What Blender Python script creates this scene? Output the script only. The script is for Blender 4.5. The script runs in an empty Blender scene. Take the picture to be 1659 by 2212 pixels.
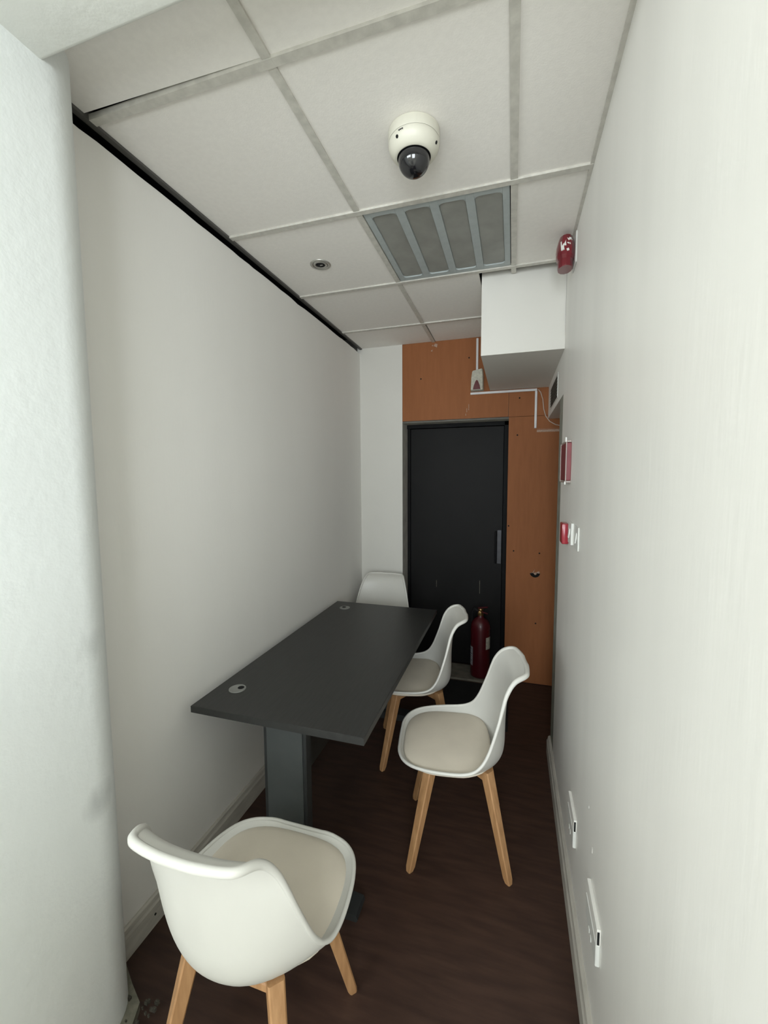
import bpy, bmesh, math, random
from mathutils import Vector, Matrix
random.seed(7)
C = bpy.context.scene.collection
scn = bpy.context.scene

# ------------------------------------------------------------------ camera
YAW, PITCH, ROLL, FPX, CAMH = 0.298289, -0.084394, -0.005597, 899.875, 1.5972
def cam_axes():
    cb, sb = math.cos(PITCH), math.sin(PITCH)
    cc, sc = math.cos(ROLL), math.sin(ROLL)
    R = Matrix.Rotation(YAW, 3, 'Z')
    right, up, fwd = Vector((1, 0, 0)), Vector((0, -sb, cb)), Vector((0, cb, sb))
    r2 = cc*right + sc*up
    u2 = -sc*right + cc*up
    return R @ r2, R @ u2, R @ fwd
cd = bpy.data.cameras.new('camera')
cd.sensor_fit = 'HORIZONTAL'; cd.sensor_width = 36.0
cd.lens = FPX*36.0/1659.0
cd.clip_start = 0.02
cam = bpy.data.objects.new('camera', cd); C.objects.link(cam)
r_, u_, f_ = cam_axes()
M = Matrix((r_, u_, -f_)).transposed().to_4x4()
M.translation = Vector((0, 0, CAMH))
cam.matrix_world = M
scn.camera = cam

# ------------------------------------------------------------------ world, daylight, exposure
w = bpy.data.worlds.new('overcast_sky'); scn.world = w
w.use_nodes = True
w.node_tree.nodes['Background'].inputs[0].default_value = (0.86, 0.95, 1.0, 1)
w.node_tree.nodes['Background'].inputs[1].default_value = 1.0
def area(name, loc, rot, sx, sy, power, col):
    l = bpy.data.lights.new(name, 'AREA'); l.shape = 'RECTANGLE'
    l.size = sx; l.size_y = sy; l.energy = power; l.color = col
    o = bpy.data.objects.new(name, l); C.objects.link(o)
    o.location = loc; o.rotation_euler = rot
    return o
WIN_Y = -2.2                       # glazed shop front behind the photographer
DAY = (0.92, 0.99, 1.03)
LUM = 45.0                         # watts per square metre of glazing
WINS = ((-3.1, -.9, 1.6, 2.5), (-.3, 1.0, .8, 2.5))   # x0, x1, z0, z1 of the two panes facing the street
for nm, (a, b, c, d) in zip(('daylight_high_pane', 'daylight_door_pane'), WINS):
    area(nm, ((a+b)/2, WIN_Y-0.12, (c+d)/2), (math.radians(90), 0, 0), b-a, d-c, LUM*(b-a)*(d-c), DAY)
vs = scn.view_settings
scn.display_settings.display_device = 'sRGB'
vs.view_transform = 'Standard'; vs.look = 'None'; vs.gamma = 1.0; vs.use_curve_mapping = False
vs.exposure = 0.04

# ------------------------------------------------------------------ materials
def srgb(r, g, b):
    f = lambda c: (c/255/12.92) if c/255 <= .04045 else ((c/255+.055)/1.055)**2.4
    return (f(r), f(g), f(b), 1)
def mat(name, col, rough=.6, metal=0., var=.0, scale=20., stretch=(1, 1, 1), bump=0., bscale=120., coat=0., col2=None, spec=.5, trans=0., detail=4.):
    m = bpy.data.materials.new(name); m.use_nodes = True
    nt = m.node_tree; b = nt.nodes['Principled BSDF']
    b.inputs['Base Color'].default_value = col
    b.inputs['Roughness'].default_value = rough
    b.inputs['Metallic'].default_value = metal
    b.inputs['Specular IOR Level'].default_value = spec
    if coat: b.inputs['Coat Weight'].default_value = coat; b.inputs['Coat Roughness'].default_value = .15
    if trans: b.inputs['Transmission Weight'].default_value = trans
    tc = nt.nodes.new('ShaderNodeTexCoord')
    mp = nt.nodes.new('ShaderNodeMapping'); mp.inputs['Scale'].default_value = stretch
    nt.links.new(tc.outputs['Object'], mp.inputs['Vector'])
    if var or col2:
        n = nt.nodes.new('ShaderNodeTexNoise'); n.inputs['Scale'].default_value = scale; n.inputs['Detail'].default_value = detail
        nt.links.new(mp.outputs['Vector'], n.inputs['Vector'])
        r = nt.nodes.new('ShaderNodeValToRGB')
        c2 = col2 or tuple(c*(1-var) for c in col[:3])+(1,)
        r.color_ramp.elements[0].position = .35; r.color_ramp.elements[1].position = .65
        r.color_ramp.elements[0].color = c2; r.color_ramp.elements[1].color = col
        nt.links.new(n.outputs['Fac'], r.inputs['Fac'])
        nt.links.new(r.outputs['Color'], b.inputs['Base Color'])
    if bump:
        n2 = nt.nodes.new('ShaderNodeTexNoise'); n2.inputs['Scale'].default_value = bscale; n2.inputs['Detail'].default_value = 5
        nt.links.new(mp.outputs['Vector'], n2.inputs['Vector'])
        bp = nt.nodes.new('ShaderNodeBump'); bp.inputs['Strength'].default_value = bump; bp.inputs['Distance'].default_value = .004
        nt.links.new(n2.outputs['Fac'], bp.inputs['Height'])
        nt.links.new(bp.outputs['Normal'], b.inputs['Normal'])
    return m

WALLC = (.89, .87, .82, 1)
m_wall = mat('white_wall_paint', WALLC, .62, var=.035, scale=1.6, stretch=(1, 1.5, .35), bump=.10, bscale=60)
m_wallr = mat('white_silk_wall_paint', (.88, .86, .81, 1), .42, var=.05, scale=2.5, stretch=(1, 2.2, .3), bump=.10, bscale=30)
m_jamb = mat('white_column_paint', (.86, .885, .865, 1), .6, var=.03, scale=4, bump=.35, bscale=38)
def stain(m, p, r, k):
    nt = m.node_tree; b = nt.nodes['Principled BSDF']
    src = b.inputs['Base Color'].links[0].from_socket
    tc = nt.nodes.new('ShaderNodeTexCoord')
    nz = nt.nodes.new('ShaderNodeTexNoise'); nz.inputs['Scale'].default_value = 18
    ad = nt.nodes.new('ShaderNodeVectorMath'); ad.operation = 'MULTIPLY_ADD'
    ad.inputs[1].default_value = (.05, .05, .05)
    nt.links.new(nz.outputs['Color'], ad.inputs[0]); nt.links.new(tc.outputs['Object'], ad.inputs[2])
    d = nt.nodes.new('ShaderNodeVectorMath'); d.operation = 'DISTANCE'; d.inputs[1].default_value = Vector(p)+Vector((.025, .025, .025))
    nt.links.new(ad.outputs[0], d.inputs[0])
    mr = nt.nodes.new('ShaderNodeMapRange'); mr.inputs[1].default_value = r*.2; mr.inputs[2].default_value = r
    mr.inputs[3].default_value = k; mr.inputs[4].default_value = 1
    nt.links.new(d.outputs['Value'], mr.inputs[0])
    mx = nt.nodes.new('ShaderNodeVectorMath'); mx.operation = 'SCALE'
    nt.links.new(src, mx.inputs[0]); nt.links.new(mr.outputs[0], mx.inputs['Scale'])
    nt.links.new(mx.outputs[0], b.inputs['Base Color'])
stain(m_jamb, (-1.049, .785, .73), .055, .74)
stain(m_jamb, (-1.048, .790, 1.16), .05, .86)
m_beam = mat('white_beam_paint', (.88, .885, .83, 1), .6, var=.03, scale=4, bump=.25, bscale=45)
m_wall2 = mat('dimmed_white_paint', (.74, .72, .665, 1), .65, var=.04, scale=2, bump=.08, bscale=60)  # white paint darkened to offset excess light on bulkhead and end strip
m_tile = mat('ceiling_tile_board', (.915, .88, .825, 1), .85, var=.03, scale=60, bump=.10, bscale=220)
m_bar = mat('painted_ceiling_bar', (.66, .635, .57, 1), .5, var=.15, scale=35, bump=.08)
m_dark = mat('dark_ceiling_void', (.006, .006, .007, 1), .9, var=.2)
m_angle = mat('dark_grey_edge_angle', srgb(88, 86, 82), .5, var=.1)
m_floor = mat('dark_brown_wood_floor', (.064, .034, .024, 1), .50, col2=(.042, .022, .016, 1), scale=7, stretch=(.8, 5, 1), bump=.12, bscale=16, detail=8, spec=.35)
m_ftile = mat('pale_stone_floor', (.62, .60, .54, 1), .5, var=.12, scale=8)
m_skirt = mat('worn_skirting_paint', (.54, .51, .45, 1), .6, var=.18, scale=14, stretch=(1, .6, 3), bump=.2, bscale=40)
m_orange = mat('orange_brown_board', (.32, .121, .047, 1), .65, spec=.2, col2=(.292, .110, .042, 1), scale=9, stretch=(5, 1, .6), bump=.06, bscale=60)
m_door = mat('black_painted_door', (.0085, .008, .0078, 1), .55, var=.25, scale=3, bump=.06, bscale=25, spec=.18)
m_dframe = mat('black_door_frame', (.0045, .0045, .005, 1), .6, var=.2, spec=.15)
m_reveal = mat('grey_reveal_paint', (.60, .565, .49, 1), .7, var=.2, scale=12, bump=.2, bscale=50)
m_gap = mat('grey_raw_wall', (.15, .14, .12, 1), .8, var=.25, scale=15, bump=.2)
m_duct = mat('dusty_duct', (.075, .065, .05, 1), .85, var=.4, scale=25)
m_metalg = mat('dull_dark_metal', (.06, .06, .066, 1), .4, .6, var=.2)
m_sill = mat('worn_stone_sill', (.22, .20, .16, 1), .7, var=.35, scale=18, bump=.2)
m_shell = mat('white_plastic_shell', (.67, .655, .605, 1), .38, var=.02, scale=12, spec=.45)
m_pad = mat('cream_leatherette', (.74, .665, .55, 1), .48, var=.06, scale=9, bump=.06, bscale=160)
m_wood = mat('beech_wood', (.54, .30, .140, 1), .5, col2=(.41, .215, .092, 1), scale=10, stretch=(6, 6, .8), bump=.08, bscale=40)
m_desk = mat('charcoal_desk_laminate', (.029, .0285, .027, 1), .38, col2=(.022, .0215, .0205, 1), scale=40, stretch=(3, .25, 1), bump=.10, bscale=90, spec=.4)
m_dedge = mat('charcoal_desk_edging', (.028, .028, .026, 1), .55, var=.25, scale=30)
m_dleg = mat('grey_steel_desk_leg', (.075, .082, .080, 1), .45, .15, var=.08)
m_dleg2 = mat('dark_steel_desk_leg', (.028, .030, .030, 1), .5, .1, var=.08)
m_grom = mat('grey_plastic_grommet', (.27, .27, .25, 1), .5, var=.1)
m_black = mat('black_rubber', (.008, .008, .009, 1), .85, var=.3, scale=60, bump=.3, bscale=300)
m_hole = mat('black_hollow', (.004, .004, .004, 1), .95, var=.2)
m_red = mat('red_enamel', (.075, .003, .007, 1), .4, var=.1, coat=.15)
m_reds = mat('dark_red_plastic', (.17, .005, .014, 1), .25, var=.1, coat=.5)
m_reds2 = mat('dusty_red_plastic', (.21, .035, .042, 1), .45, var=.12)
m_redp = mat('red_plastic', (.36, .014, .032, 1), .28, var=.05, coat=.5)
m_redd = mat('deep_red_lens', (.11, .006, .012, 1), .2, var=.1, coat=.5)
m_brass = mat('tarnished_brass', (.35, .22, .09, 1), .35, .9, var=.2)
m_white = mat('white_plastic', (.76, .76, .72, 1), .35, var=.02)
m_cream = mat('cream_plastic', (.67, .645, .545, 1), .42, var=.03, bump=.03)
m_offw = mat('aged_offwhite_plastic', (.62, .60, .50, 1), .5, var=.25, scale=60)
m_trunk = mat('pale_grey_trunking', (.76, .75, .75, 1), .5, var=.06)
m_cable = mat('pinkish_white_cable', (.55, .45, .38, 1), .5, var=.05)
m_smoke = mat('smoked_dome_plastic', (.010, .010, .012, 1), .10, var=.1, spec=.7, coat=.3)
m_lframe = mat('pale_bluegrey_louvre_frame', (.44, .48, .475, 1), .55, var=.08, scale=30)
m_lbay = mat('dusty_grey_diffuser', (.335, .335, .305, 1), .6, col2=(.27, .27, .245, 1), scale=9, detail=8)
m_chrome = mat('brushed_nickel', (.55, .54, .50, 1), .35, .8, var=.1)
m_trimg = mat('greygreen_jamb_paint', (.30, .31, .26, 1), .6, var=.3, scale=20, bump=.15)
m_label = mat('grey_white_label', (.38, .39, .42, 1), .5, var=.1)
m_print = mat('faded_label_print', (.10, .08, .12, 1), .6, var=.2)
m_plaster = mat('bare_plaster', (.25, .235, .18, 1), .9, var=.3, scale=40, bump=.5, bscale=80)
m_fibre = mat('torn_fibre_board', (.52, .36, .27, 1), .85, var=.35, scale=200)
m_rubble = mat('dark_rubble', (.10, .09, .07, 1), .9, var=.6, scale=300)
m_clear = mat('scuffed_clear_acrylic', (.40, .33, .30, 1), .3, var=.05)
m_wframe = mat('white_window_frame', (.8, .8, .8, 1), .4, var=.03)

# ------------------------------------------------------------------ helpers
def finish(name, bm, m, parent=None, smooth=False, angle=None):
    bmesh.ops.recalc_face_normals(bm, faces=bm.faces[:])
    me = bpy.data.meshes.new(name); bm.to_mesh(me); bm.free()
    if isinstance(m, (list, tuple)):
        for x in m: me.materials.append(x)
    else: me.materials.append(m)
    if smooth:
        for p in me.polygons: p.use_smooth = True
        if angle: me.set_sharp_from_angle(angle=math.radians(angle))
    o = bpy.data.objects.new(name, me); C.objects.link(o)
    if parent: o.parent = parent
    return o
def bx(bm, x0, x1, y0, y1, z0, z1, bev=0, mi=0, rot=None, seg=1):
    r = bmesh.ops.create_cube(bm, size=1)
    vs_ = r['verts']
    for v in vs_:
        v.co = Vector((x0+(v.co.x+.5)*(x1-x0), y0+(v.co.y+.5)*(y1-y0), z0+(v.co.z+.5)*(z1-z0)))
    if bev:
        es = list({e for v in vs_ for e in v.link_edges})
        rr = bmesh.ops.bevel(bm, geom=es, offset=bev, segments=seg, affect='EDGES', profile=.5)
        vs_ = list({v for f in rr['faces'] for v in f.verts} | {v for v in vs_ if v.is_valid})
        # include whole island
        stack = list(vs_); seen = set(stack)
        while stack:
            v = stack.pop()
            for e in v.link_edges:
                o = e.other_vert(v)
                if o not in seen: seen.add(o); stack.append(o)
        vs_ = list(seen)
    if rot is not None:
        for v in vs_: v.co = rot @ v.co
    if mi:
        for f in {f for v in vs_ for f in v.link_faces}: f.material_index = mi
    return vs_
def box(name, x0, x1, y0, y1, z0, z1, m, parent=None, bev=0, seg=1):
    bm = bmesh.new(); bx(bm, x0, x1, y0, y1, z0, z1, bev, seg=seg)
    return finish(name, bm, m, parent, smooth=bool(bev), angle=35 if bev else None)
def prism(bm, pts, axis, a, b):
    """extrude a 2-D outline along an axis; pts are the other two coords in xyz order"""
    def P(p, t):
        return Vector((t, p[0], p[1])) if axis == 0 else Vector((p[0], t, p[1])) if axis == 1 else Vector((p[0], p[1], t))
    A = [bm.verts.new(P(p, a)) for p in pts]; B = [bm.verts.new(P(p, b)) for p in pts]
    n = len(pts)
    bm.faces.new(A); bm.faces.new(B[::-1])
    for i in range(n): bm.faces.new((A[i], B[i], B[(i+1) % n], A[(i+1) % n]))
def lathe(bm, prof, n=32, M=None, cap0=True, cap1=True):
    rings = []
    for r, z in prof:
        ring = []
        for k in range(n):
            a = 2*math.pi*k/n
            v = Vector((r*math.cos(a), r*math.sin(a), z))
            ring.append(bm.verts.new(M @ v if M else v))
        rings.append(ring)
    for A, B in zip(rings, rings[1:]):
        for k in range(n): bm.faces.new((A[k], A[(k+1) % n], B[(k+1) % n], B[k]))
    if cap0: bm.faces.new(rings[0][::-1])
    if cap1: bm.faces.new(rings[-1])
def tube(bm, pts, r, n=8, closed=False):
    pts = [Vector(p) for p in pts]; N = len(pts); rings = []
    up0 = None
    for i, p in enumerate(pts):
        a = pts[(i-1) % N] if closed else pts[max(i-1, 0)]
        b = pts[(i+1) % N] if closed else pts[min(i+1, N-1)]
        t = (b-a).normalized()
        if up0 is None:
            up0 = t.orthogonal().normalized()
        up0 = (up0 - t*up0.dot(t)).normalized()
        s = t.cross(up0)
        rr = r[i] if isinstance(r, (list, tuple)) else r
        rings.append([bm.verts.new(p + rr*(math.cos(2*math.pi*k/n)*up0 + math.sin(2*math.pi*k/n)*s)) for k in range(n)])
    rng = range(N) if closed else range(N-1)
    for i in rng:
        A, B = rings[i], rings[(i+1) % N]
        # best alignment for the closing ring
        off = 0
        if closed and i == N-1:
            off = min(range(n), key=lambda q: sum((A[k].co-B[(k+q) % n].co).length for k in range(n)))
        for k in range(n): bm.faces.new((A[k], A[(k+1) % n], B[(k+1+off) % n], B[(k+off) % n]))
    if not closed:
        bm.faces.new(rings[0][::-1]); bm.faces.new(rings[-1])
def empty(name, loc, rz=0, label=None, cat=None, group=None):
    o = bpy.data.objects.new(name, None); C.objects.link(o)
    o.empty_display_size = .1
    o.location = loc; o.rotation_euler = (0, 0, rz)
    if label: tag(o, label, cat, group)
    return o
def tag(o, label, cat, group=None):
    o['label'] = label; o['category'] = cat
    if group: o['group'] = group
    return o
def struct(o, label=None):
    o['kind'] = 'structure'
    if label: o['label'] = label
    return o

# ------------------------------------------------------------------ room shell
XL, XR, YB, H = -1.2086, 0.2396, 3.284, 2.6325
GX = [-0.6019, -0.0137]
GY = [0.3746, 1.0006, 1.6266, 2.2526, 2.8786]
YF = WIN_Y
RY0 = .30                          # front end of the right wall (the doorway)
FX0, FX1 = -3.3, 2.8               # sides of the front space

# floor
bm = bmesh.new(); bx(bm, -2.2, 1.5, RY0+.25, YB+.6, -.08, 0)
struct(finish('floor', bm, m_floor), 'dark brown wood-look floor of the narrow room')

bm = bmesh.new(); bx(bm, FX0-.1, FX1+.1, YF-.1, RY0+.25, -.08, 0)
struct(finish('floor_front', bm, m_ftile), 'pale stone floor of the front space behind the photographer')

# left wall with the ragged top edge
bm = bmesh.new()
top = []
y = .55; k = 0
while y < YB:
    top.append((y, H-.031 - random.choice([0, 0, .001, .003, .006])*random.random() - (.004 if .93 < y < 1.0 else 0)))
    y += random.uniform(.03, .09)
pts = [(.55, 0), (YB+.01, 0), (YB+.01, H-.031)] + top[::-1]
prism(bm, pts, 0, XL, XL-.03)
wl = struct(finish('wall_left', bm, m_wall), 'plain white left wall behind the desk, ragged at its top edge')
box('shadow_gap', XL-.16, XL-.14, .5, YB+.1, H-.2, H+.1, m_dark, wl)['label'] = 'black gap along the top of the wall'
box('gap_floor', XL-.16, XL-.028, .5, YB+.1, H-.2, H-.19, m_dark, wl)

# right wall, ends at the side opening; header above the opening
YE = 2.328
bm = bmesh.new(); bx(bm, XR, XR+.12, RY0, YE, 0, H+.05)
wr = struct(finish('wall_right', bm, m_wallr), 'long white right wall with scuffed silk paint')
for (yy, zz, ln) in ((.83, .41, .035), (1.23, .52, .014), (1.30, .60, .008)):
    box('paint_scar', XR-.0008, XR+.002, yy, yy+.005, zz, zz+ln, m_wallr, wr)
bm = bmesh.new(); bx(bm, XR, XR+.12, YE, YB+.02, 2.01, 2.30)
hd = struct(finish('wall_header', bm, m_wall), 'white header wall over the side opening')
# jamb strip of the opening
bm = bmesh.new(); bx(bm, XR+.001, XR+.11, YE, YE+.155, 0, 2.011)
struct(finish('trim_2', bm, m_trimg), 'grey green painted jamb at the end of the right wall')
# recess behind the opening
bm = bmesh.new()
bx(bm, XR+.85, XR+.95, YE-.3, YB+.1, 0, 2.7)
bx(bm, XR+.12, XR+.9, YE-.35, YE-.25, 0, 2.7)
bx(bm, XR+.10, XR+.9, YE-.3, YB+.05, 2.3, 2.4)
struct(finish('wall_recess', bm, m_wall), 'side recess beyond the end of the right wall')

# bulkhead
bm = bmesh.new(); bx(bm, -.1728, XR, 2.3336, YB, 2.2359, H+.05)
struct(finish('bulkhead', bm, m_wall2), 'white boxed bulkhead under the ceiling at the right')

# back wall: white strip, orange boards, with the door opening
DX0, DX1, DZ, DY = -.851, -.033, 2.026, 3.455
bm = bmesh.new()
bx(bm, -1.5, DX0-.001, YB+.012, YB+.2, 0, H+.3)
bx(bm, DX0-.001, DX1+.001, YB+.012, YB+.2, DZ+.001, H+.3)
bx(bm, DX1+.001, 1.2, YB+.012, YB+.2, 0, H+.3)
wb = struct(finish('wall_back', bm, m_gap), 'end wall with white strip, orange brown boards and the black door')
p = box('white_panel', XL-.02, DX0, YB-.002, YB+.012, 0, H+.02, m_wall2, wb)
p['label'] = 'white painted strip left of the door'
bo = box('board', DX0, DX1-.004, YB, YB+.012, DZ+.012, H+.03, m_orange, wb, bev=.001)
bo['label'] = 'orange brown board above the door'
box('board', DX1-.002, 1.2, YB+.001, YB+.012, DZ+.010, H+.03, m_orange, wb, bev=.001)
br = box('board', DX1, 1.2, YB, YB+.012, 0.004, DZ+.008, m_orange, wb, bev=.001)
br['label'] = 'tall orange brown board right of the door'
# torn hole, nail holes and chips in the boards
bm = bmesh.new()
hp = [(.140, .862), (.150, .846), (.165, .836), (.182, .834), (.198, .840), (.209, .852), (.214, .868), (.205, .872), (.190, .866), (.178, .858), (.168, .867), (.155, .872)]
prism(bm, hp, 1, YB-.0012, YB+.004)
finish('torn_hole', bm, m_hole, br)
bm = bmesh.new()
for tri in ([(.142, .866), (.160, .872), (.175, .897), (.166, .870)], [(.166, .866), (.178, .854), (.190, .862), (.182, .876)], [(.184, .874), (.206, .884), (.212, .868), (.196, .868)]):
    prism(bm, tri, 1, YB-.006, YB+.002)
finish('torn_fibre', bm, m_fibre, br)
bm = bmesh.new()
for (xx, zz) in ((.03, 1.90), (.02, 1.03), (.205, 1.02), (.19, .48), (-.70, 2.36), (-.33, 2.49), (.04, 2.17), (-.02, 1.22)):
    lathe(bm, [(.006, 0), (.006, .002)], 8, Matrix.Translation((xx, YB+.001, zz)) @ Matrix.Rotation(math.radians(90), 4, 'X'))
finish('nail_hole', bm, m_hole, br)
bm = bmesh.new()
for tri in ([(-.60, 2.600), (-.575, 2.588), (-.570, 2.612), (-.59, 2.618)], [(-.623, 2.565), (-.612, 2.560), (-.608, 2.575)], [(-.615, 2.605), (-.605, 2.598), (-.604, 2.611)]):
    prism(bm, tri, 1, YB-.004, YB+.004)
finish('paint_chip', bm, m_fibre, bo)
bm = bmesh.new()
for (xx, zz, l) in ((-.345, 2.085, .03), (-.33, 2.10, .045), (-.352, 2.06, .015)):
    bx(bm, xx, xx+.004, YB-.0015, YB+.002, zz, zz+l)
finish('scratch', bm, m_fibre, bo)
bm = bmesh.new(); bx(bm, .165, .60, YB-.0016, YB+.002, 1.917, 1.933); bx(bm, .165, .60, YB-.0016, YB+.002, 1.938, 1.9395)
finish('glue_line', bm, m_fibre, br)['label'] = 'pale glue line where trunking was removed'

# door recess reveals, frame and leaf
door = struct(empty('door_1', (-.44, DY, 0)), 'black painted door set back in a grey reveal')
def pd(name, x0, x1, y0, y1, z0, z1, m, bev=0, parent=door):
    o = box(name, x0, x1, y0, y1, z0, z1, m, None, bev)
    o.parent = parent
    o.matrix_parent_inverse = Matrix.Translation(-Vector(door.location))
    return o
pd('door_leaf', DX0+.028, DX1-.036, DY+.002, DY+.045, .022, DZ-.034, m_door, .002)
pd('door_frame', DX1-.034, DX1, DY-.020, DY+.03, .015, DZ, m_dframe, .002)
pd('door_frame', DX0, DX0+.026, DY-.002, DY+.03, .015, DZ, m_dframe, .002)
pd('door_frame', DX0, DX1, DY-.020, DY+.03, DZ-.032, DZ, m_dframe, .002)
pd('door_backing', DX0-.1, DX1+.1, DY+.05, DY+.09, 0, DZ+.1, m_dframe)
hplate = pd('pull_plate', -.108, -.074, DY-.006, DY+.003, .89, 1.165, m_metalg, .002)
pd('pull_handle', -.126, -.112, DY-.035, DY+.003, .895, 1.155, m_dframe, .003)
bm = bmesh.new(); bx(bm, -.2415, -.2385, DY+.0005, DY+.004, .63, .74); bx(bm, -.60, -.598, DY+.0005, DY+.004, .66, .72)
sc = finish('scratch', bm, m_plaster); sc.parent = door; sc.matrix_parent_inverse = Matrix.Translation(-Vector(door.location))
# grey reveal linings
bm = bmesh.new()
bx(bm, DX0-.03, DX0, YB+.013, DY+.03, 0, DZ+.03)
bx(bm, DX0, DX1, YB+.013, DY+.03, DZ, DZ+.03)
bx(bm, DX1, DX1+.03, YB+.013, DY+.03, 0, DZ+.03)
rv = struct(finish('trim_1', bm, m_reveal), 'grey painted reveal lining around the black door')
bm = bmesh.new(); bx(bm, DX0+.002, DX1-.002, 3.19, DY-.002, -.01, .014, .004)
struct(finish('trim_3', bm, m_sill), 'worn pale stone sill in front of the black door')

# jamb column on the left with rounded far corner, and the beam above
bm = bmesh.new()
JX, JC, JR = -1.047, (-1.167, .769), .12
pts = [(JX, RY0), (JX, .55)]
for i in range(13):
    a = math.radians(90*i/12)
    pts.append((JC[0]+JR*math.cos(a), JC[1]+JR*math.sin(a)))
pts += [(-1.5, JC[1]+JR), (-1.5, RY0)]
pts = [p_ for i, p_ in enumerate(pts) if i == 0 or p_ != pts[i-1]]
prism(bm, pts, 2, 0, H+.05)
struct(finish('column', bm, m_jamb, smooth=True, angle=30), 'thick white plastered column filling the left edge')
bm = bmesh.new(); bx(bm, JX-.02, XR, RY0, .768, 2.55, H+.05, .012, seg=3)
struct(finish('beam', bm, m_beam, smooth=True, angle=40), 'white beam overhead beside the column')
# front space behind the photographer: side walls, glazed front
bm = bmesh.new()
bx(bm, FX0-.1, FX0, YF, RY0, 0, H+.1); bx(bm, FX1, FX1+.1, YF, RY0, 0, H+.1)
bx(bm, FX0-.1, -1.45, RY0, RY0+.1, 0, H+.1); bx(bm, XR+.11, FX1+.1, RY0, RY0+.1, 0, H+.1)
struct(finish('wall_side', bm, m_wall), 'white walls of the front space behind the photographer')
bm = bmesh.new()
(a0, a1, c0, c1), (b0, b1, d0, d1) = WINS
for q in ((FX0, a0, 0, H+.1), (a0, a1, 0, c0), (a0, a1, c1, H+.1), (a1, b0, 0, H+.1), (b0, b1, 0, d0), (b0, b1, d1, H+.1), (b1, FX1, 0, H+.1)):
    bx(bm, q[0], q[1], YF-.1, YF, q[2], q[3])
struct(finish('wall_front', bm, m_wall), 'street wall of the front space behind the photographer')
for n_, (p0, p1, q0, q1) in enumerate(WINS):
    bm = bmesh.new()
    for xx in (p0, (p0+p1)/2-.02, p1-.04): bx(bm, xx, xx+.04, YF-.06, YF-.02, q0, q1)
    for zz in (q0, q1-.04): bx(bm, p0, p1, YF-.06, YF-.02, zz, zz+.04)
    struct(finish('window_%d' % (n_+1), bm, m_wframe), 'glazed front frame behind the photographer')

bm = bmesh.new(); bx(bm, -.90, -.06, -.52, -.40, 0, 1.22)  # unseen half wall, added to keep daylight off the front chair
struct(finish('wall_shade_block', bm, m_wall), 'added unseen half wall behind the photographer, shading the front chair')

# ceiling: dark void slab, tiles and bars
bm = bmesh.new(); bx(bm, -1.6, 1.2, RY0+.05, YB+.2, H+.09, H+.15)
cl = struct(finish('ceiling', bm, m_dark), 'suspended ceiling of white tiles in a metal grid')
bm = bmesh.new(); bx(bm, FX0-.1, FX1+.1, YF-.2, RY0+.1, H+.0, H+.1)
struct(finish('ceiling_front', bm, m_beam), 'plain ceiling over the front space')
def tile(pts, z=H+.002, lab=None):
    bm = bmesh.new(); prism(bm, pts, 2, z, z+.016)
    return finish('ceiling_tile', bm, m_tile, cl)
xe = [XL+.004, GX[0], GX[1], XR-.001]
ye = GY + [YB]
for j in range(len(ye)-1):
    for i in range(3):
        x0, x1, y0, y1 = xe[i], xe[i+1], ye[j], ye[j+1]
        if i == 1 and j == 2: continue                      # light panel
        if i == 2 and j >= 3: continue                      # bulkhead
        if i == 2 and j == 2: x1 -= .004
        dz = random.uniform(0, .002)
        q = [[x0, y0+.003], [x1, y0+.003], [x1, y1-.003], [x0, y1-.003]]
        if i == 0 and j == 0: q[3][1] = y1-.026; q[2][1] = y1-.012
        if i == 1 and j == 4: q[0][0] += .019; q[3][0] += .016
        if i == 1 and j >= 3: q[1][0] = -.1728-(.014 if j == 3 else 0); q[2][0] = -.1728
        tile(q, H+.002+dz)
bw = .012
for x in GX:
    y1 = YB if x < -.3 else 2.334
    for a, b in zip(ye[:-1], ye[1:]):
        if a >= y1: break
        bb = min(b, y1)
        box('ceiling_bar', x-bw, x+bw, a+bw+.001, bb-bw-.001 if bb < YB else bb, H-.003, H+.012, m_bar, cl)
for yy in GY[1:]:
    for i in range(3):
        if yy > 2.3 and i == 2: continue
        x0, x1 = xe[i]+(bw if i else -.003), xe[i+1]-(bw if i < 2 else 0)
        if yy > 2.3 and i == 1: x1 = -.1728
        box('ceiling_bar', x0, x1, yy-bw, yy+bw, H-.005, H+.012, m_bar, cl)
    for i in (1, 2):
        if yy > 2.3 and i == 2: continue
        xx = xe[i]
        box('bar_joint', xx-bw, xx+bw, yy-bw, yy+bw, H-.0055, H+.012, m_bar, cl)
box('edge_angle', XL+.002, XL+.020, .62, YB, H-.006, H+.03, m_angle, cl)['label'] = 'dark grey edge angle along the left wall'
box('edge_angle', XR-.012, XR, .6, 2.334, H-.004, H+.03, m_bar, cl)

# skirtings
def skirting(name, x, d, y0, y1, h, lab):
    s = 1 if d > 0 else -1
    bm = bmesh.new()
    pr = [(x, 0), (x+d, 0), (x+d, h*.72), (x+d*.75, h*.80), (x+d*.62, h*.95), (x+d*.3, h), (x, h)]
    prism(bm, pr, 1, y0, y1)
    struct(finish(name, bm, m_skirt), lab)
skirting('baseboard_left', XL, .018, .55, YB, .105, 'off white skirting board along the left wall')
skirting('baseboard_right', XR, -.02, RY0, 2.47, .10, 'worn off white skirting board along the right wall')
wl_hole = bmesh.new()
lathe(wl_hole, [(.004, 0), (.004, .002)], 8, Matrix.Translation((XL+.019, 1.06, .045)) @ Matrix.Rotation(math.radians(90), 4, 'Y'))
finish('nail_hole', wl_hole, m_hole, bpy.data.objects['baseboard_left'])

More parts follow.
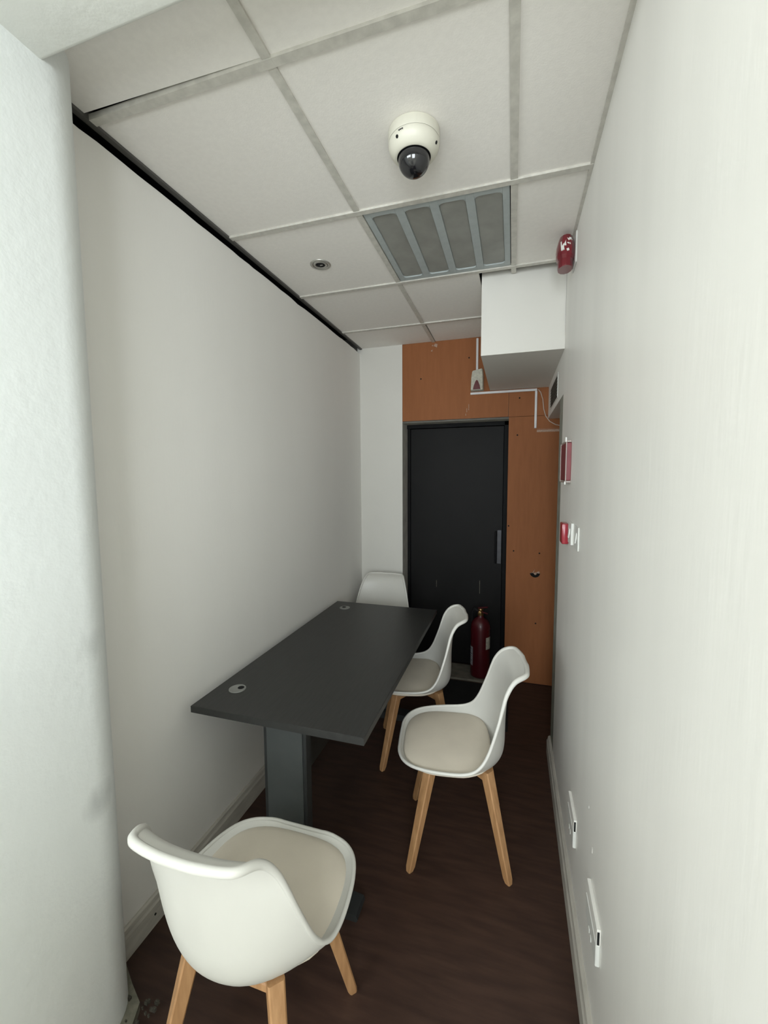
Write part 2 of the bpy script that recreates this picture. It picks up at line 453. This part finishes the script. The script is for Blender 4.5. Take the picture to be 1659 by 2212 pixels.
# ------------------------------------------------------------------ chairs
def crom(P, t):
    n = len(P)-1
    i = min(int(t*n), n-1); f = t*n-i
    p0, p1, p2, p3 = P[max(i-1, 0)], P[i], P[i+1], P[min(i+2, n)]
    return [0.5*((2*b)+(-a+c)*f+(2*a-5*b+4*c-d)*f*f+(-a+3*b-3*c+d)*f**3) for a, b, c, d in zip(p0, p1, p2, p3)]
# stations: centre fwd, centre z, half width, edge fwd, edge z, exponent   (seat front is +Y)
ST = [
 (.246, .452, .070, .246, .455, 2.0), (.241, .446, .125, .238, .457, 2.2), (.224, .434, .172, .216, .460, 2.6),
 (.188, .425, .205, .178, .463, 3.0), (.128, .418, .226, .120, .466, 3.2), (.055, .412, .237, .052, .469, 3.2),
 (-.018, .408, .240, -.008, .473, 3.0), (-.088, .409, .236, -.052, .484, 2.7), (-.144, .417, .226, -.083, .508, 2.4),
 (-.175, .442, .216, -.107, .550, 2.2), (-.186, .486, .206, -.126, .602, 2.1), (-.187, .545, .196, -.143, .655, 2.0),
 (-.187, .615, .185, -.157, .705, 2.0), (-.191, .690, .173, -.171, .750, 2.0), (-.201, .752, .162, -.189, .784, 2.0),
 (-.215, .788, .153, -.207, .804, 2.0), (-.231, .806, .146, -.226, .815, 2.0), (-.249, .816, .138, -.244, .821, 2.0),
 (-.260, .821, .122, -.257, .824, 2.0), (-.267, .823, .088, -.265, .825, 2.0), (-.271, .824, .040, -.270, .825, 2.0)]
def shell_pt(u, v):
    yc, zc, w_, ye_, ze_, p_ = crom(ST, u)
    a = abs(v)**p_
    return Vector((w_*v, yc+(ye_-yc)*a, zc+(ze_-zc)*a))
def make_shell_bm():
    bm = bmesh.new(); NU, NV = 80, 28; T = .0075
    top, bot = [], []
    for i in range(NU+1):
        u = i/NU; rt, rb = [], []
        for j in range(NV+1):
            v = -1+2*j/NV
            p = shell_pt(u, v); e = 1e-3
            du = shell_pt(min(u+e, 1), v)-shell_pt(max(u-e, 0), v)
            dv = shell_pt(u, min(v+e, 1))-shell_pt(u, max(v-e, -1))
            n = du.cross(dv).normalized()          # points down / back (outside)
            if n.dot(Vector((0, .6, -1)) if u > .6 else Vector((0, 0, -1))) < 0 and u < .45: n = -n
            rt.append(bm.verts.new(p)); rb.append((p, n))
        top.append(rt); bot.append(rb)
    # consistent outside direction: away from the sitter point
    S = Vector((0, .05, .75))
    for i in range(NU+1):
        row = []
        for j in range(NV+1):
            p, n = bot[i][j]
            if n.dot(p-S) < 0: n = -n
            row.append(bm.verts.new(p+n*T))
        bot[i] = row
    for i in range(NU):
        for j in range(NV):
            bm.faces.new((top[i][j], top[i][j+1], top[i+1][j+1], top[i+1][j]))
            bm.faces.new((bot[i][j], bot[i+1][j], bot[i+1][j+1], bot[i][j+1]))
    def edge(A, B):
        for k in range(len(A)-1): bm.faces.new((A[k], B[k], B[k+1], A[k+1]))
    edge([top[i][0] for i in range(NU+1)], [bot[i][0] for i in range(NU+1)])
    edge([top[i][NV] for i in range(NU+1)], [bot[i][NV] for i in range(NU+1)])
    edge(top[0], bot[0]); edge(top[NU], bot[NU])
    # rolled bead along the whole rim
    loop = [(i, 0) for i in range(NU+1)] + [(NU, j) for j in range(1, NV+1)] + [(i, NV) for i in range(NU-1, -1, -1)] + [(0, j) for j in range(NV-1, 0, -1)]
    pts = [(top[i][j].co+bot[i][j].co)/2 for i, j in loop]
    rad = []
    for i, j in loop:
        u = i/NU
        rad.append(.0064 + .0042*max(0, min(1, (u-.55)/.25)))
    tube(bm, pts, rad, 8, closed=True)
    return bm
def make_pad_bm():
    bm = bmesh.new(); n = 56; hx, hy, cy = .222, .186, .046; ex = 3.3
    def P(r, k):
        a = 2*math.pi*k/n; c, s = math.cos(a), math.sin(a)
        q = (abs(c)**ex+abs(s)**ex)**(-1/ex)
        x, y = hx*q*c*r, hy*q*s*r
        if s > 0: x *= 1-.10*(s*r)**2*q          # narrower at the front
        return x, cy+y
    prof = [(0, .0175), (.25, .0172), (.5, .016), (.7, .0135), (.85, .0095), (.94, .0050), (.985, -.001), (.995, -.007), (.95, -.016), (.80, -.030)]
    rings = []
    for r, dz in prof:
        if r == 0: rings.append([bm.verts.new((0, cy, .449+dz))]); continue
        ring = []
        for k in range(n):
            x, y = P(r, k)
            base = .449 + .010*max(0, (-y-.02)/.1)
            ring.append(bm.verts.new((x, y, base+dz)))
        rings.append(ring)
    for k in range(n): bm.faces.new((rings[0][0], rings[1][k], rings[1][(k+1) % n]))
    for A, B in zip(rings[1:], rings[2:]):
        for k in range(n): bm.faces.new((A[k], B[k], B[(k+1) % n], A[(k+1) % n]))
    return bm
def make_leg_bm(sx, sy):
    """square tapered leg turned on its diagonal, splayed"""
    bm = bmesh.new()
    t = Vector((sx*.118, sy*.112, .412)); f = Vector((sx*.192, sy*.195, 0))
    rings = []
    for s in (0, .25, .5, .75, .955, 1.0):
        c = t.lerp(f, s); hw = .0205*(1-s)+.0145*s
        ch = .004
        if s == 1.0: hw *= .8
        a0 = math.atan2(sy, sx)
        loc = [(hw, -hw+ch), (hw, hw-ch), (hw-ch, hw), (-hw+ch, hw), (-hw, hw-ch), (-hw, -hw+ch), (-hw+ch, -hw), (hw-ch, -hw)]
        rot = math.radians(45)
        rings.append([bm.verts.new(c+Vector((x*math.cos(rot)-y*math.sin(rot), x*math.sin(rot)+y*math.cos(rot), 0))) for x, y in loc])
    for A, B in zip(rings, rings[1:]):
        for k in range(8): bm.faces.new((A[k], A[(k+1) % 8], B[(k+1) % 8], B[k]))
    bm.faces.new(rings[0]); bm.faces.new(rings[-1])
    return bm
def make_frame_bm():
    bm = bmesh.new()
    for s in (1, -1):
        a = math.atan2(.112, s*.118)
        R = Matrix.Rotation(a, 4, 'Z')
        bx(bm, -.17, .17, -.017, .017, .366+.0005*s, .396+.0005*s, .003, rot=R)
    bx(bm, -.13, .13, .100, .124, .370, .394, .003); bx(bm, -.13, .13, -.124, -.100, .370, .394, .003)
    return bm
GRP = None
def make_chair(label):
    t = empty('tub_chair', (0, 0, 0), 0, label, 'chair')
    finish('shell', make_shell_bm(), m_shell, t, True, 60)['label'] = 'white moulded plastic shell'
    finish('seat_pad', make_pad_bm(), m_pad, t, True)['label'] = 'cream leatherette seat pad'
    for sx in (-1, 1):
        for sy in (-1, 1):
            finish('leg', make_leg_bm(sx, sy), m_wood, t, True, 25)
    finish('leg_frame', make_frame_bm(), m_wood, t)
    return t
chair0 = make_chair('white shell chair nearest the camera, seen from behind, beside the column')
def place(o, c, fw):
    o.location = (c[0], c[1], 0)
    o.rotation_euler = (0, 0, math.atan2(fw[1], fw[0])-math.pi/2)
def dup(root, label):
    r = root.copy(); C.objects.link(r); r['label'] = label
    for ch in list(root.children):
        c = ch.copy(); C.objects.link(c); c.parent = r
    return r
others = [
 ((-.206, 1.745), (-.988, -.157), 'white shell chair in the aisle with its seat fully clear of the desk'),
 ((-.507, 2.285), (-.970, -.246), 'white shell chair tucked half under the desk, its back hiding part of the fire extinguisher'),
 ((-.945, 2.885), (.03, -.999), 'white shell chair at the far end of the desk, only its back showing'),
]
for c, fw, lab in others:
    place(dup(chair0, lab), c, fw)
tucked = [o for o in C.objects if o.name.startswith('tub_chair') and 'tucked' in o['label']][0]
bm = bmesh.new(); tube(bm, [(-.040, -.075, .4655), (-.030, -.085, .4665), (-.015, -.080, .4665), (-.022, -.066, .4668), (-.045, -.058, .466), (-.060, -.066, .4655)], .0016, 6)
finish('scuff_mark', bm, m_reveal, tucked)
place(chair0, (-.638, .893), (.0, 1.0))
# crumpled mark on the pad of the tucked chair is left as wear in the leatherette

# ------------------------------------------------------------------ desk
TX, TY, TZ = -1.1558, 1.238, .73
desk = empty('desk', (TX+.35, TY+.7, 0), 0, 'long charcoal desk on grey steel legs against the left wall', 'desk')
DI = Matrix.Translation(-Vector(desk.location))
def dpart(name, bm, m, parent=desk, smooth=False):
    o = finish(name, bm, m, parent, smooth, 35 if smooth else None)
    if parent == desk: o.matrix_parent_inverse = DI
    return o
bm = bmesh.new(); bx(bm, TX, TX+.7, TY, TY+1.4, TZ-.025, TZ, .0015)
top_o = dpart('tabletop', bm, [m_desk])
bm = bmesh.new()
for (a, b, c, d) in ((TX-.001, TX+.701, TY-.0012, TY+.0005), (TX-.001, TX+.701, TY+1.3995, TY+1.4012), (TX+.6995, TX+.7012, TY, TY+1.4), (TX-.0012, TX+.0005, TY, TY+1.4)):
    bx(bm, a, b, c, d, TZ-.0255, TZ-.0006)
dpart('edge_band', bm, m_dedge)
for yl, s in ((1.292, 1), (1.238+1.4-.054, -1)):
    bm = bmesh.new()
    bx(bm, -.866, -.716, yl, yl+.022*s if s > 0 else yl+.001, .03, TZ-.03, .002) if s > 0 else bx(bm, -.866, -.716, yl-.022, yl, .03, TZ-.03, .002)
    lo = dpart('leg', bm, m_dleg)
    bm = bmesh.new()
    y0, y1 = (yl+.004, yl+.045) if s > 0 else (yl-.045, yl-.004)
    bx(bm, -.7165, -.702, y0, y1, .03, TZ-.028, .002); bx(bm, -.880, -.8655, y0, y1, .03, TZ-.028, .002)
    dpart('leg_channel', bm, m_dleg2)
    bm = bmesh.new()
    ya, yb_ = (yl-.016, yl+.064) if s > 0 else (yl-.064, yl+.016)
    prism(bm, [(-1.10, .0), (-.506, .0), (-.500, .010), (-.506, .026), (-.66, .042), (-.94, .042), (-1.10, .026)], 1, ya, yb_)
    dpart('foot', bm, m_dleg2)
    bm = bmesh.new(); bx(bm, -1.10, -.53, ya+.015, yb_-.015, TZ-.055, TZ-.0255, .002)
    dpart('top_rail', bm, m_dleg2)
bm = bmesh.new(); bx(bm, -.80, -.782, 1.34, 2.54, .39, TZ-.026, .001)
dpart('modesty_panel', bm, m_desk)
def grommet(cx, cy, nx, ny):
    bm = bmesh.new()
    lathe(bm, [(.034, 0), (.034, .0025), (.031, .0035), (.029, .0025), (.001, .0025)], 32, Matrix.Translation((cx, cy, TZ)), cap1=False)
    g = dpart('cable_grommet', bm, m_grom, desk, True)
    bm = bmesh.new()
    lathe(bm, [(.013, 0), (.013, .0034)], 20, Matrix.Translation((cx+nx, cy+ny, TZ)))
    h_ = finish('cable_hole', bm, m_hole, g)
grommet(-1.065, 1.397, .010, .010)
grommet(-1.048, 2.510, -.008, .006)

# ------------------------------------------------------------------ fire extinguisher
fe = empty('fire_extinguisher', (-.218, 3.292, .014), 0, 'red fire extinguisher standing on the sill before the black door', 'fire extinguisher')
bm = bmesh.new()
lathe(bm, [(.066, 0), (.074, .006), (.0755, .02), (.0755, .385), (.073, .41), (.064, .437), (.048, .458), (.030, .470), (.024, .476), (.022, .49)], 40)
finish('cylinder', bm, m_red, fe, True, 50)
bm = bmesh.new(); lathe(bm, [(.020, .488), (.023, .49), (.023, .505), (.017, .510), (.017, .530), (.020, .535), (.018, .545)], 24)
finish('valve', bm, m_brass, fe, True, 40)
bm = bmesh.new()
Rh = Matrix.Rotation(math.radians(-18), 4, 'Z')
bx(bm, -.022, .060, -.011, .011, -.004, .005, .003, rot=Rh @ Matrix.Translation((0, 0, .549)) @ Matrix.Rotation(math.radians(-14), 4, 'Y'))
finish('lever', bm, m_red, fe)
bm = bmesh.new(); bx(bm, -.020, .060, -.010, .010, -.004, .005, .003, rot=Rh @ Matrix.Translation((0, 0, .520)) @ Matrix.Rotation(math.radians(10), 4, 'Y'))
finish('carry_handle', bm, m_red, fe)
bm = bmesh.new(); lathe(bm, [(.014, 0), (.014, .012), (.011, .013)], 20, Matrix.Translation((-.006, -.018, .514)) @ Matrix.Rotation(math.radians(90), 4, 'X'))
finish('gauge', bm, m_brass, fe, True, 40)
bm = bmesh.new()
tube(bm, [(-.02, .01, .52), (-.05, .045, .525), (-.07, .062, .48), (-.07, .070, .35), (-.06, .075, .22), (-.05, .078, .14)], .009, 10)
finish('hose', bm, m_black, fe, True)
def curved_label(name, a0, a1, z0, z1, m, parent, rnd=0):
    bm = bmesh.new(); n = 8; R_ = .0762; rows = []
    for z in (z0, z0+.01, z1-.01, z1):
        rows.append([bm.verts.new((R_*math.cos(math.radians(a0+(a1-a0)*k/n)), R_*math.sin(math.radians(a0+(a1-a0)*k/n)), z)) for k in range(n+1)])
    for A, B in zip(rows, rows[1:]):
        for k in range(n): bm.faces.new((A[k], A[k+1], B[k+1], B[k]))
    return finish(name, bm, m, parent, True)
l1 = curved_label('instruction_label', 172, 226, .095, .245, m_label, fe); l1['label'] = 'pale instruction label on the left side'
bm = bmesh.new()
for zz, a0, a1 in ((.222, 185, 215), (.200, 182, 200), (.185, 190, 222), (.165, 186, 214), (.148, 184, 208), (.130, 188, 218), (.113, 184, 205)):
    n = 5; A = [bm.verts.new((.0767*math.cos(math.radians(a0+(a1-a0)*k/n)), .0767*math.sin(math.radians(a0+(a1-a0)*k/n)), zz)) for k in range(n+1)]
    B = [bm.verts.new((v.co.x, v.co.y, zz+.006)) for v in A]
    for k in range(n): bm.faces.new((A[k], A[k+1], B[k+1], B[k]))
finish('label_print', bm, m_print, l1)
curved_label('service_tag', -52, -8, .235, .33, m_offw, fe)['label'] = 'pale torn tag on the right side'
curved_label('service_tag', -40, -6, .335, .385, m_redd, fe)

# door mat
bm = bmesh.new(); bx(bm, -.46, .002, 2.596, 3.165, 0, .008, .003)
tag(finish('door_mat', bm, m_black), 'black door mat on the floor in front of the sill', 'mat')

# ------------------------------------------------------------------ ceiling fittings
LX0, LX1, LY0, LY1 = GX[0]+bw, GX[1]-bw, GY[2]+bw, GY[3]-bw
lp = empty('ceiling_light', ((LX0+LX1)/2, (LY0+LY1)/2, H), 0, 'square unlit grey four bay light panel in the ceiling grid', 'light')
bm = bmesh.new()
cx_, cy_ = lp.location.x, lp.location.y
x0, x1, y0, y1 = LX0-cx_+.003, LX1-cx_-.003, LY0-cy_+.003, LY1-cy_-.003
gap = .034; eb = .026
bwid = (x1-x0-2*eb-3*gap)/4
xs = x0; strips = [(x0, x0+eb)]
bays = []
xx = x0+eb
for k in range(4):
    bays.append((xx, xx+bwid)); xx += bwid
    strips.append((xx, xx+(gap if k < 3 else eb))); xx += gap
for a, b in strips: bx(bm, a, b, y0, y1, 0, .012, .0015)
for a, b in bays:
    bx(bm, a-.001, b+.001, y0, y0+.03, .0, .012, .001); bx(bm, a-.001, b+.001, y1-.03, y1, .0, .012, .001)
    for (px, sx) in ((a, 1), (b, -1)):
        for (py, sy) in ((y0+.03, 1), (y1-.03, -1)):
            rr = .018
            arc = [(px+sx*rr*(1-math.sin(t*math.pi/8)), py+sy*rr*(1-math.cos(t*math.pi/8))) for t in range(5)]
            prism(bm, [(px, py)]+arc, 2, .0, .010)
finish('frame', bm, m_lframe, lp)
for a, b in bays:
    bm = bmesh.new(); bx(bm, a+.0005, b-.0005, y0+.02, y1-.02, .006, .011, .001)
    finish('diffuser_bay', bm, m_lbay, lp)
bm = bmesh.new(); bx(bm, x0, x1, y0, y1, .0125, .02); finish('housing', bm, m_dark, lp)

# downlight
dl = empty('downlight', (-.918, 1.95, H+.002), 0, 'small round unlit downlight in a left ceiling tile', 'light')
bm = bmesh.new(); lathe(bm, [(.050, .0), (.050, -.003), (.045, -.0055), (.038, -.004), (.036, 0.0)], 40, cap0=False, cap1=False)
finish('trim_ring', bm, m_chrome, dl, True)
bm = bmesh.new(); lathe(bm, [(.0355, -.0008), (.033, -.0045), (.026, -.0055), (.023, -.003), (.022, .0)], 36, cap0=False, cap1=False)
finish('inner_ring', bm, m_chrome, dl, True)
bm = bmesh.new(); lathe(bm, [(.0225, -.0035), (.018, -.0025), (.004, -.0025)], 30)
finish('lamp_face', bm, m_hole, dl, True)
bm = bmesh.new(); lathe(bm, [(.037, -.0012), (.034, -.0013)], 36, cap0=False, cap1=False); finish('shadow_ring', bm, m_hole, dl)
bm = bmesh.new(); bx(bm, -.002, .012, -.003, .003, -.006, -.0035, .001); finish('lamp_pin', bm, m_chrome, dl)

# security camera
scam = empty('security_camera', (-.305, 1.322, H+.002), 0, 'cream dome security camera on the middle ceiling tile', 'security camera')
bm = bmesh.new(); lathe(bm, [(.074, 0), (.0775, -.003), (.0775, -.030), (.0768, -.0315)], 48, cap1=False)
finish('base_ring', bm, m_cream, scam, True, 40)
bm = bmesh.new()
lathe(bm, [(.0762, -.0315), (.0775, -.034), (.0770, -.042), (.074, -.052), (.068, -.061), (.060, -.068), (.0535, -.0715), (.0505, -.0715), (.0495, -.066)], 48, cap0=False, cap1=False)
bod = finish('housing', bm, m_cream, scam, True, 60)
bm = bmesh.new(); lathe(bm, [(.0512, -.0722), (.0478, -.0735), (.0468, -.069)], 48, cap0=False, cap1=False)
finish('dome_collar', bm, m_dframe, scam, True)
bm = bmesh.new()
pr = [(.0475, -.070), (.0475, -.080)]
for i in range(1, 13):
    a = math.radians(90*i/12); pr.append((max(.0475*math.cos(a), .0006), -.080-.044*math.sin(a)))
lathe(bm, pr, 48); finish('smoked_dome', bm, m_smoke, scam, True, 60)
for (ang, zz, rr) in ((-118, -.050, .0742), (-12, -.054, .0725)):
    a = math.radians(ang)
    bm = bmesh.new(); n_ = Vector((math.cos(a), math.sin(a), -.55)).normalized()
    lathe(bm, [(.0045, -.002), (.0045, .0012)], 14, Matrix.Translation((rr*math.cos(a), rr*math.sin(a), zz)) @ n_.to_track_quat('Z', 'Y').to_matrix().to_4x4())
    finish('screw_hole', bm, m_hole, scam)
a0 = math.radians(-112)
bm = bmesh.new()
for k in range(6):
    a = a0+k*.035; bx(bm, 0, .0008, -.001, .0012, -.040-.002*(k % 2), -.0375, rot=Matrix.Rotation(a, 4, 'Z') @ Matrix.Translation((.0771, 0, 0)))
finish('embossed_mark', bm, m_metalg, scam)

# red sounder high on the right wall
rs = empty('alarm_sounder', (.200, 2.03, 2.484), 0, 'red fire alarm sounder high on the right wall at the ceiling', 'alarm')
bm = bmesh.new()
lathe(bm, [(.039, 0), (.041, .004), (.041, .032), (.049, .044), (.051, .070), (.047, .095), (.040, .115), (.034, .128)], 12, Matrix.Diagonal((.76, 1.1, 1, 1)))
finish('sounder_body', bm, m_reds, rs, True, 25)
bm = bmesh.new(); bx(bm, .034, .0396, -.056, .056, .002, .130, .003)
finish('back_plate', bm, m_white, rs)
for ang, z0, z1, w_, tl in ((-118, .058, .100, .0065, 10), (-92, .074, .108, .006, -25), (-74, .080, .112, .005, -25), (-62, .078, .106, .0028, -25), (-84, .052, .062, .0045, 20)):
    bm = bmesh.new()
    a = math.radians(ang); zc = (z0+z1)/2
    rr = .0505-max(0, zc-.07)*.26
    R_ = Matrix.Translation((rr*.76*math.cos(a), rr*1.1*math.sin(a), zc)) @ Matrix.Rotation(a, 4, 'Z') @ Matrix.Rotation(math.radians(tl), 4, 'X') @ Matrix.Rotation(math.radians(-14 if zc > .07 else 0), 4, 'Y')
    bx(bm, -.006, .001, -w_, w_, -(z1-z0)/2, (z1-z0)/2, .0005, rot=R_)
    finish('white_stripe', bm, m_white, rs)  # small tilted white stripes set on the red body

# white beacon with red lens on the orange boards
bc = empty('alarm_beacon', (-.266, YB, 2.235), 0, 'off white alarm box with red triangular lens beside the bulkhead', 'alarm')
bm = bmesh.new()
secs = [(.048, .0, 0.0), (.050, .004, .0), (.046, .11, 0), (.036, .16, 0)]
pts0 = [(-.050, 0), (.050, 0), (.047, .11), (.042, .165), (-.040, .150), (-.047, .10)]
A = [bm.verts.new((x, 0, z)) for x, z in pts0]
B = [bm.verts.new((x*.86, -.045-(.012 if z < .05 else 0), z*.95+.003)) for x, z in pts0]
bm.faces.new(A); bm.faces.new(B[::-1])
for k in range(6): bm.faces.new((A[k], A[(k+1) % 6], B[(k+1) % 6], B[k]))
bmesh.ops.bevel(bm, geom=bm.edges[:], offset=.004, segments=2, affect='EDGES')
finish('housing', bm, m_offw, bc, True, 40)
bm = bmesh.new()
tri = [(-.027, .006), (.027, .006), (.021, .035), (.010, .064), (0, .076), (-.010, .064), (-.021, .035)]
prism(bm, tri, 1, -.062, -.03)
finish('red_lens', bm, m_redd, bc)

# trunking runs and loose cable
def trunk(x0, x1, z0, z1, lab):
    return tag(box('cable_trunking', x0, x1, YB-.012, YB, z0, z1, m_trunk, None, .002), lab, 'trunking')
trunk(-.277, -.261, 2.394, 2.625, 'short upright pale trunking above the white alarm box')
trunk(-.316, .160, 2.213, 2.2295, 'level pale trunking under the white alarm box')
trunk(.146, .162, 1.945, 2.2125, 'upright pale trunking down the right board, left of the loose cable')
bm = bmesh.new()
cp = [(.167, YB-.006, 2.222), (.185, YB-.006, 2.20), (.200, YB-.008, 2.15), (.208, YB-.01, 2.08), (.222, YB-.012, 2.03), (.25, YB-.014, 1.99), (.29, YB-.012, 1.965), (.345, YB-.008, 1.952), (.45, YB-.006, 1.95)]
tube(bm, cp, .0032, 8)
tag(finish('loose_cable', bm, m_cable, None, True), 'thin pale loose cable sagging across the orange board near the vent', 'cable')

# vent grille in the header
vg = empty('vent_grille', (XR, 2.86, 2.115), 0, 'white vent grille with dark slots above the side opening', 'vent')
bm = bmesh.new()
for (a, b, c, d) in ((-.245, .245, -.072, -.064), (-.245, .245, .064, .072), (-.245, -.227, -.0635, .0635), (.227, .245, -.0635, .0635)):
    bx(bm, -.003, 0, a, b, c, d, .001)
finish('grille_frame', bm, m_white, vg)
bm = bmesh.new(); bx(bm, -.0008, 0, -.226, .226, -.063, .063); finish('duct_back', bm, m_duct, vg)
for k in range(7):
    bm = bmesh.new()
    z = -.052+k*.0175
    bx(bm, -.0005, .0005, -.226, .226, -.005, .005, rot=Matrix.Translation((-.0035, 0, z)) @ Matrix.Rotation(math.radians(30), 4, 'Y'))
    finish('slat', bm, m_reveal, vg)

# red sign box, call point, switches on the right wall
sb = empty('red_wall_sign', (XR, 2.052, 1.565), 0, 'tall narrow red wall unit with clear edges near the side opening', 'sign')
bm = bmesh.new(); bx(bm, -.020, 0, -.103, .104, .012, .174, .002); finish('red_body', bm, m_reds2, sb)
for y_ in (-.1055, .1045):
    bm = bmesh.new(); bx(bm, -.023, -.0185, y_-.002, y_+.003, .006, .180, .001); finish('clear_edge', bm, m_clear, sb)
for z0, z1 in ((.175, .184), (.002, .011)):
    bm = bmesh.new(); bx(bm, -.020, 0, -.105, .106, z0, z1, .002); finish('end_clip', bm, m_clear, sb)
for z0, z1 in ((.176, .196), (-.006, .008)):
    bm = bmesh.new(); bx(bm, -.026, -.020, -.108, -.100, z0, z1, .001); finish('fixing_pin', bm, m_white, sb)
cp_ = empty('call_point', (XR, 1.995, 1.345), 0, 'red square call point beside the white switch', 'call point')
bm = bmesh.new(); bx(bm, -.028, -.002, -.044, .044, -.046, .044, .005, seg=2); finish('red_case', bm, m_redp, cp_, True, 40)
bm = bmesh.new(); bx(bm, -.003, 0, -.042, .042, -.042, .042, .001); finish('back_box', bm, m_redp, cp_)
bm = bmesh.new(); bx(bm, -.0275, -.025, -.026, .026, -.026, .026, .001); finish('break_pane', bm, m_clear, cp_)
for nm, yc, lab, dpt in (('light_switch', 1.853, 'thick white switch right beside the red call point', .010), ('light_switch', 1.708, 'thin white switch plate, the nearer of the two switches', .0045)):
    s_ = empty(nm, (XR, yc, 1.362), 0, lab, 'switch')
    bm = bmesh.new(); bx(bm, -dpt, 0, -.046, .046, -.044, .044, .0012); finish('switch_plate', bm, m_white, s_)
    bm = bmesh.new(); bx(bm, -.004, .0, -.012, .012, -.02, .02, .001, rot=Matrix.Translation((-dpt, 0, 0)) @ Matrix.Rotation(math.radians(6), 4, 'Y')); finish('rocker', bm, m_white, s_)

# double sockets low on the right wall
for yc, zc, lab in ((1.573, .335, 'white double socket low on the right wall, the farther one'), (1.163, .380, 'white double socket low on the right wall, the one nearer the camera')):
    s_ = empty('wall_socket', (XR, yc, zc), 0, lab, 'socket')
    bm = bmesh.new(); bx(bm, -.011, 0, -.073, .073, -.050, .012, .002); finish('socket_plate', bm, m_white, s_)
    bm = bmesh.new(); bx(bm, -.0095, 0, -.073, .073, .0125, .056, .001); finish('cover_flap', bm, m_wallr, s_)
    bm = bmesh.new(); bx(bm, -.0085, -.003, -.0738, -.0730, .014, .050); finish('dark_slit', bm, m_hole, s_)
    for dy in (-.012, .012):
        bm = bmesh.new(); bx(bm, -.0125, -.009, dy-.006, dy+.006, -.046, -.034, .001); finish('socket_switch', bm, m_white, s_)

# broken skirting offcut at the foot of the column
bm = bmesh.new()
pts = [(-1.195, .870), (-1.175, .925), (-1.160, .918), (-1.100, .885), (-1.042, .858), (-1.010, .800), (-1.000, .775), (-1.19, .775)]
prism(bm, pts, 2, 0, .03)
for v in bm.verts:
    if v.co.z > .01: v.co.z += random.uniform(-.006, .004)
oc = tag(finish('plaster_offcut', bm, m_plaster), 'broken grey plaster offcut on the floor behind the column foot', 'debris')
bm = bmesh.new()
for k in range(26):
    px, py = -1.04+random.uniform(-.05, .06), .80+random.uniform(-.05, .07)
    s = random.uniform(.002, .006)
    bx(bm, px-s, px+s, py-s*.7, py+s*.7, .026, .034+s*.4, rot=None)
finish('rubble', bm, m_rubble, oc)['kind'] = 'stuff'

for o in C.objects:
    if o.parent is None:
        for key, g in (('tub_chair', 'white shell chairs around the desk'), ('cable_trunking', 'trunking runs on the orange boards'),
                       ('wall_socket', 'double sockets on the right wall'), ('light_switch', 'white switches beside the call point')):
            if o.name.split('.')[0] == key: o['group'] = g
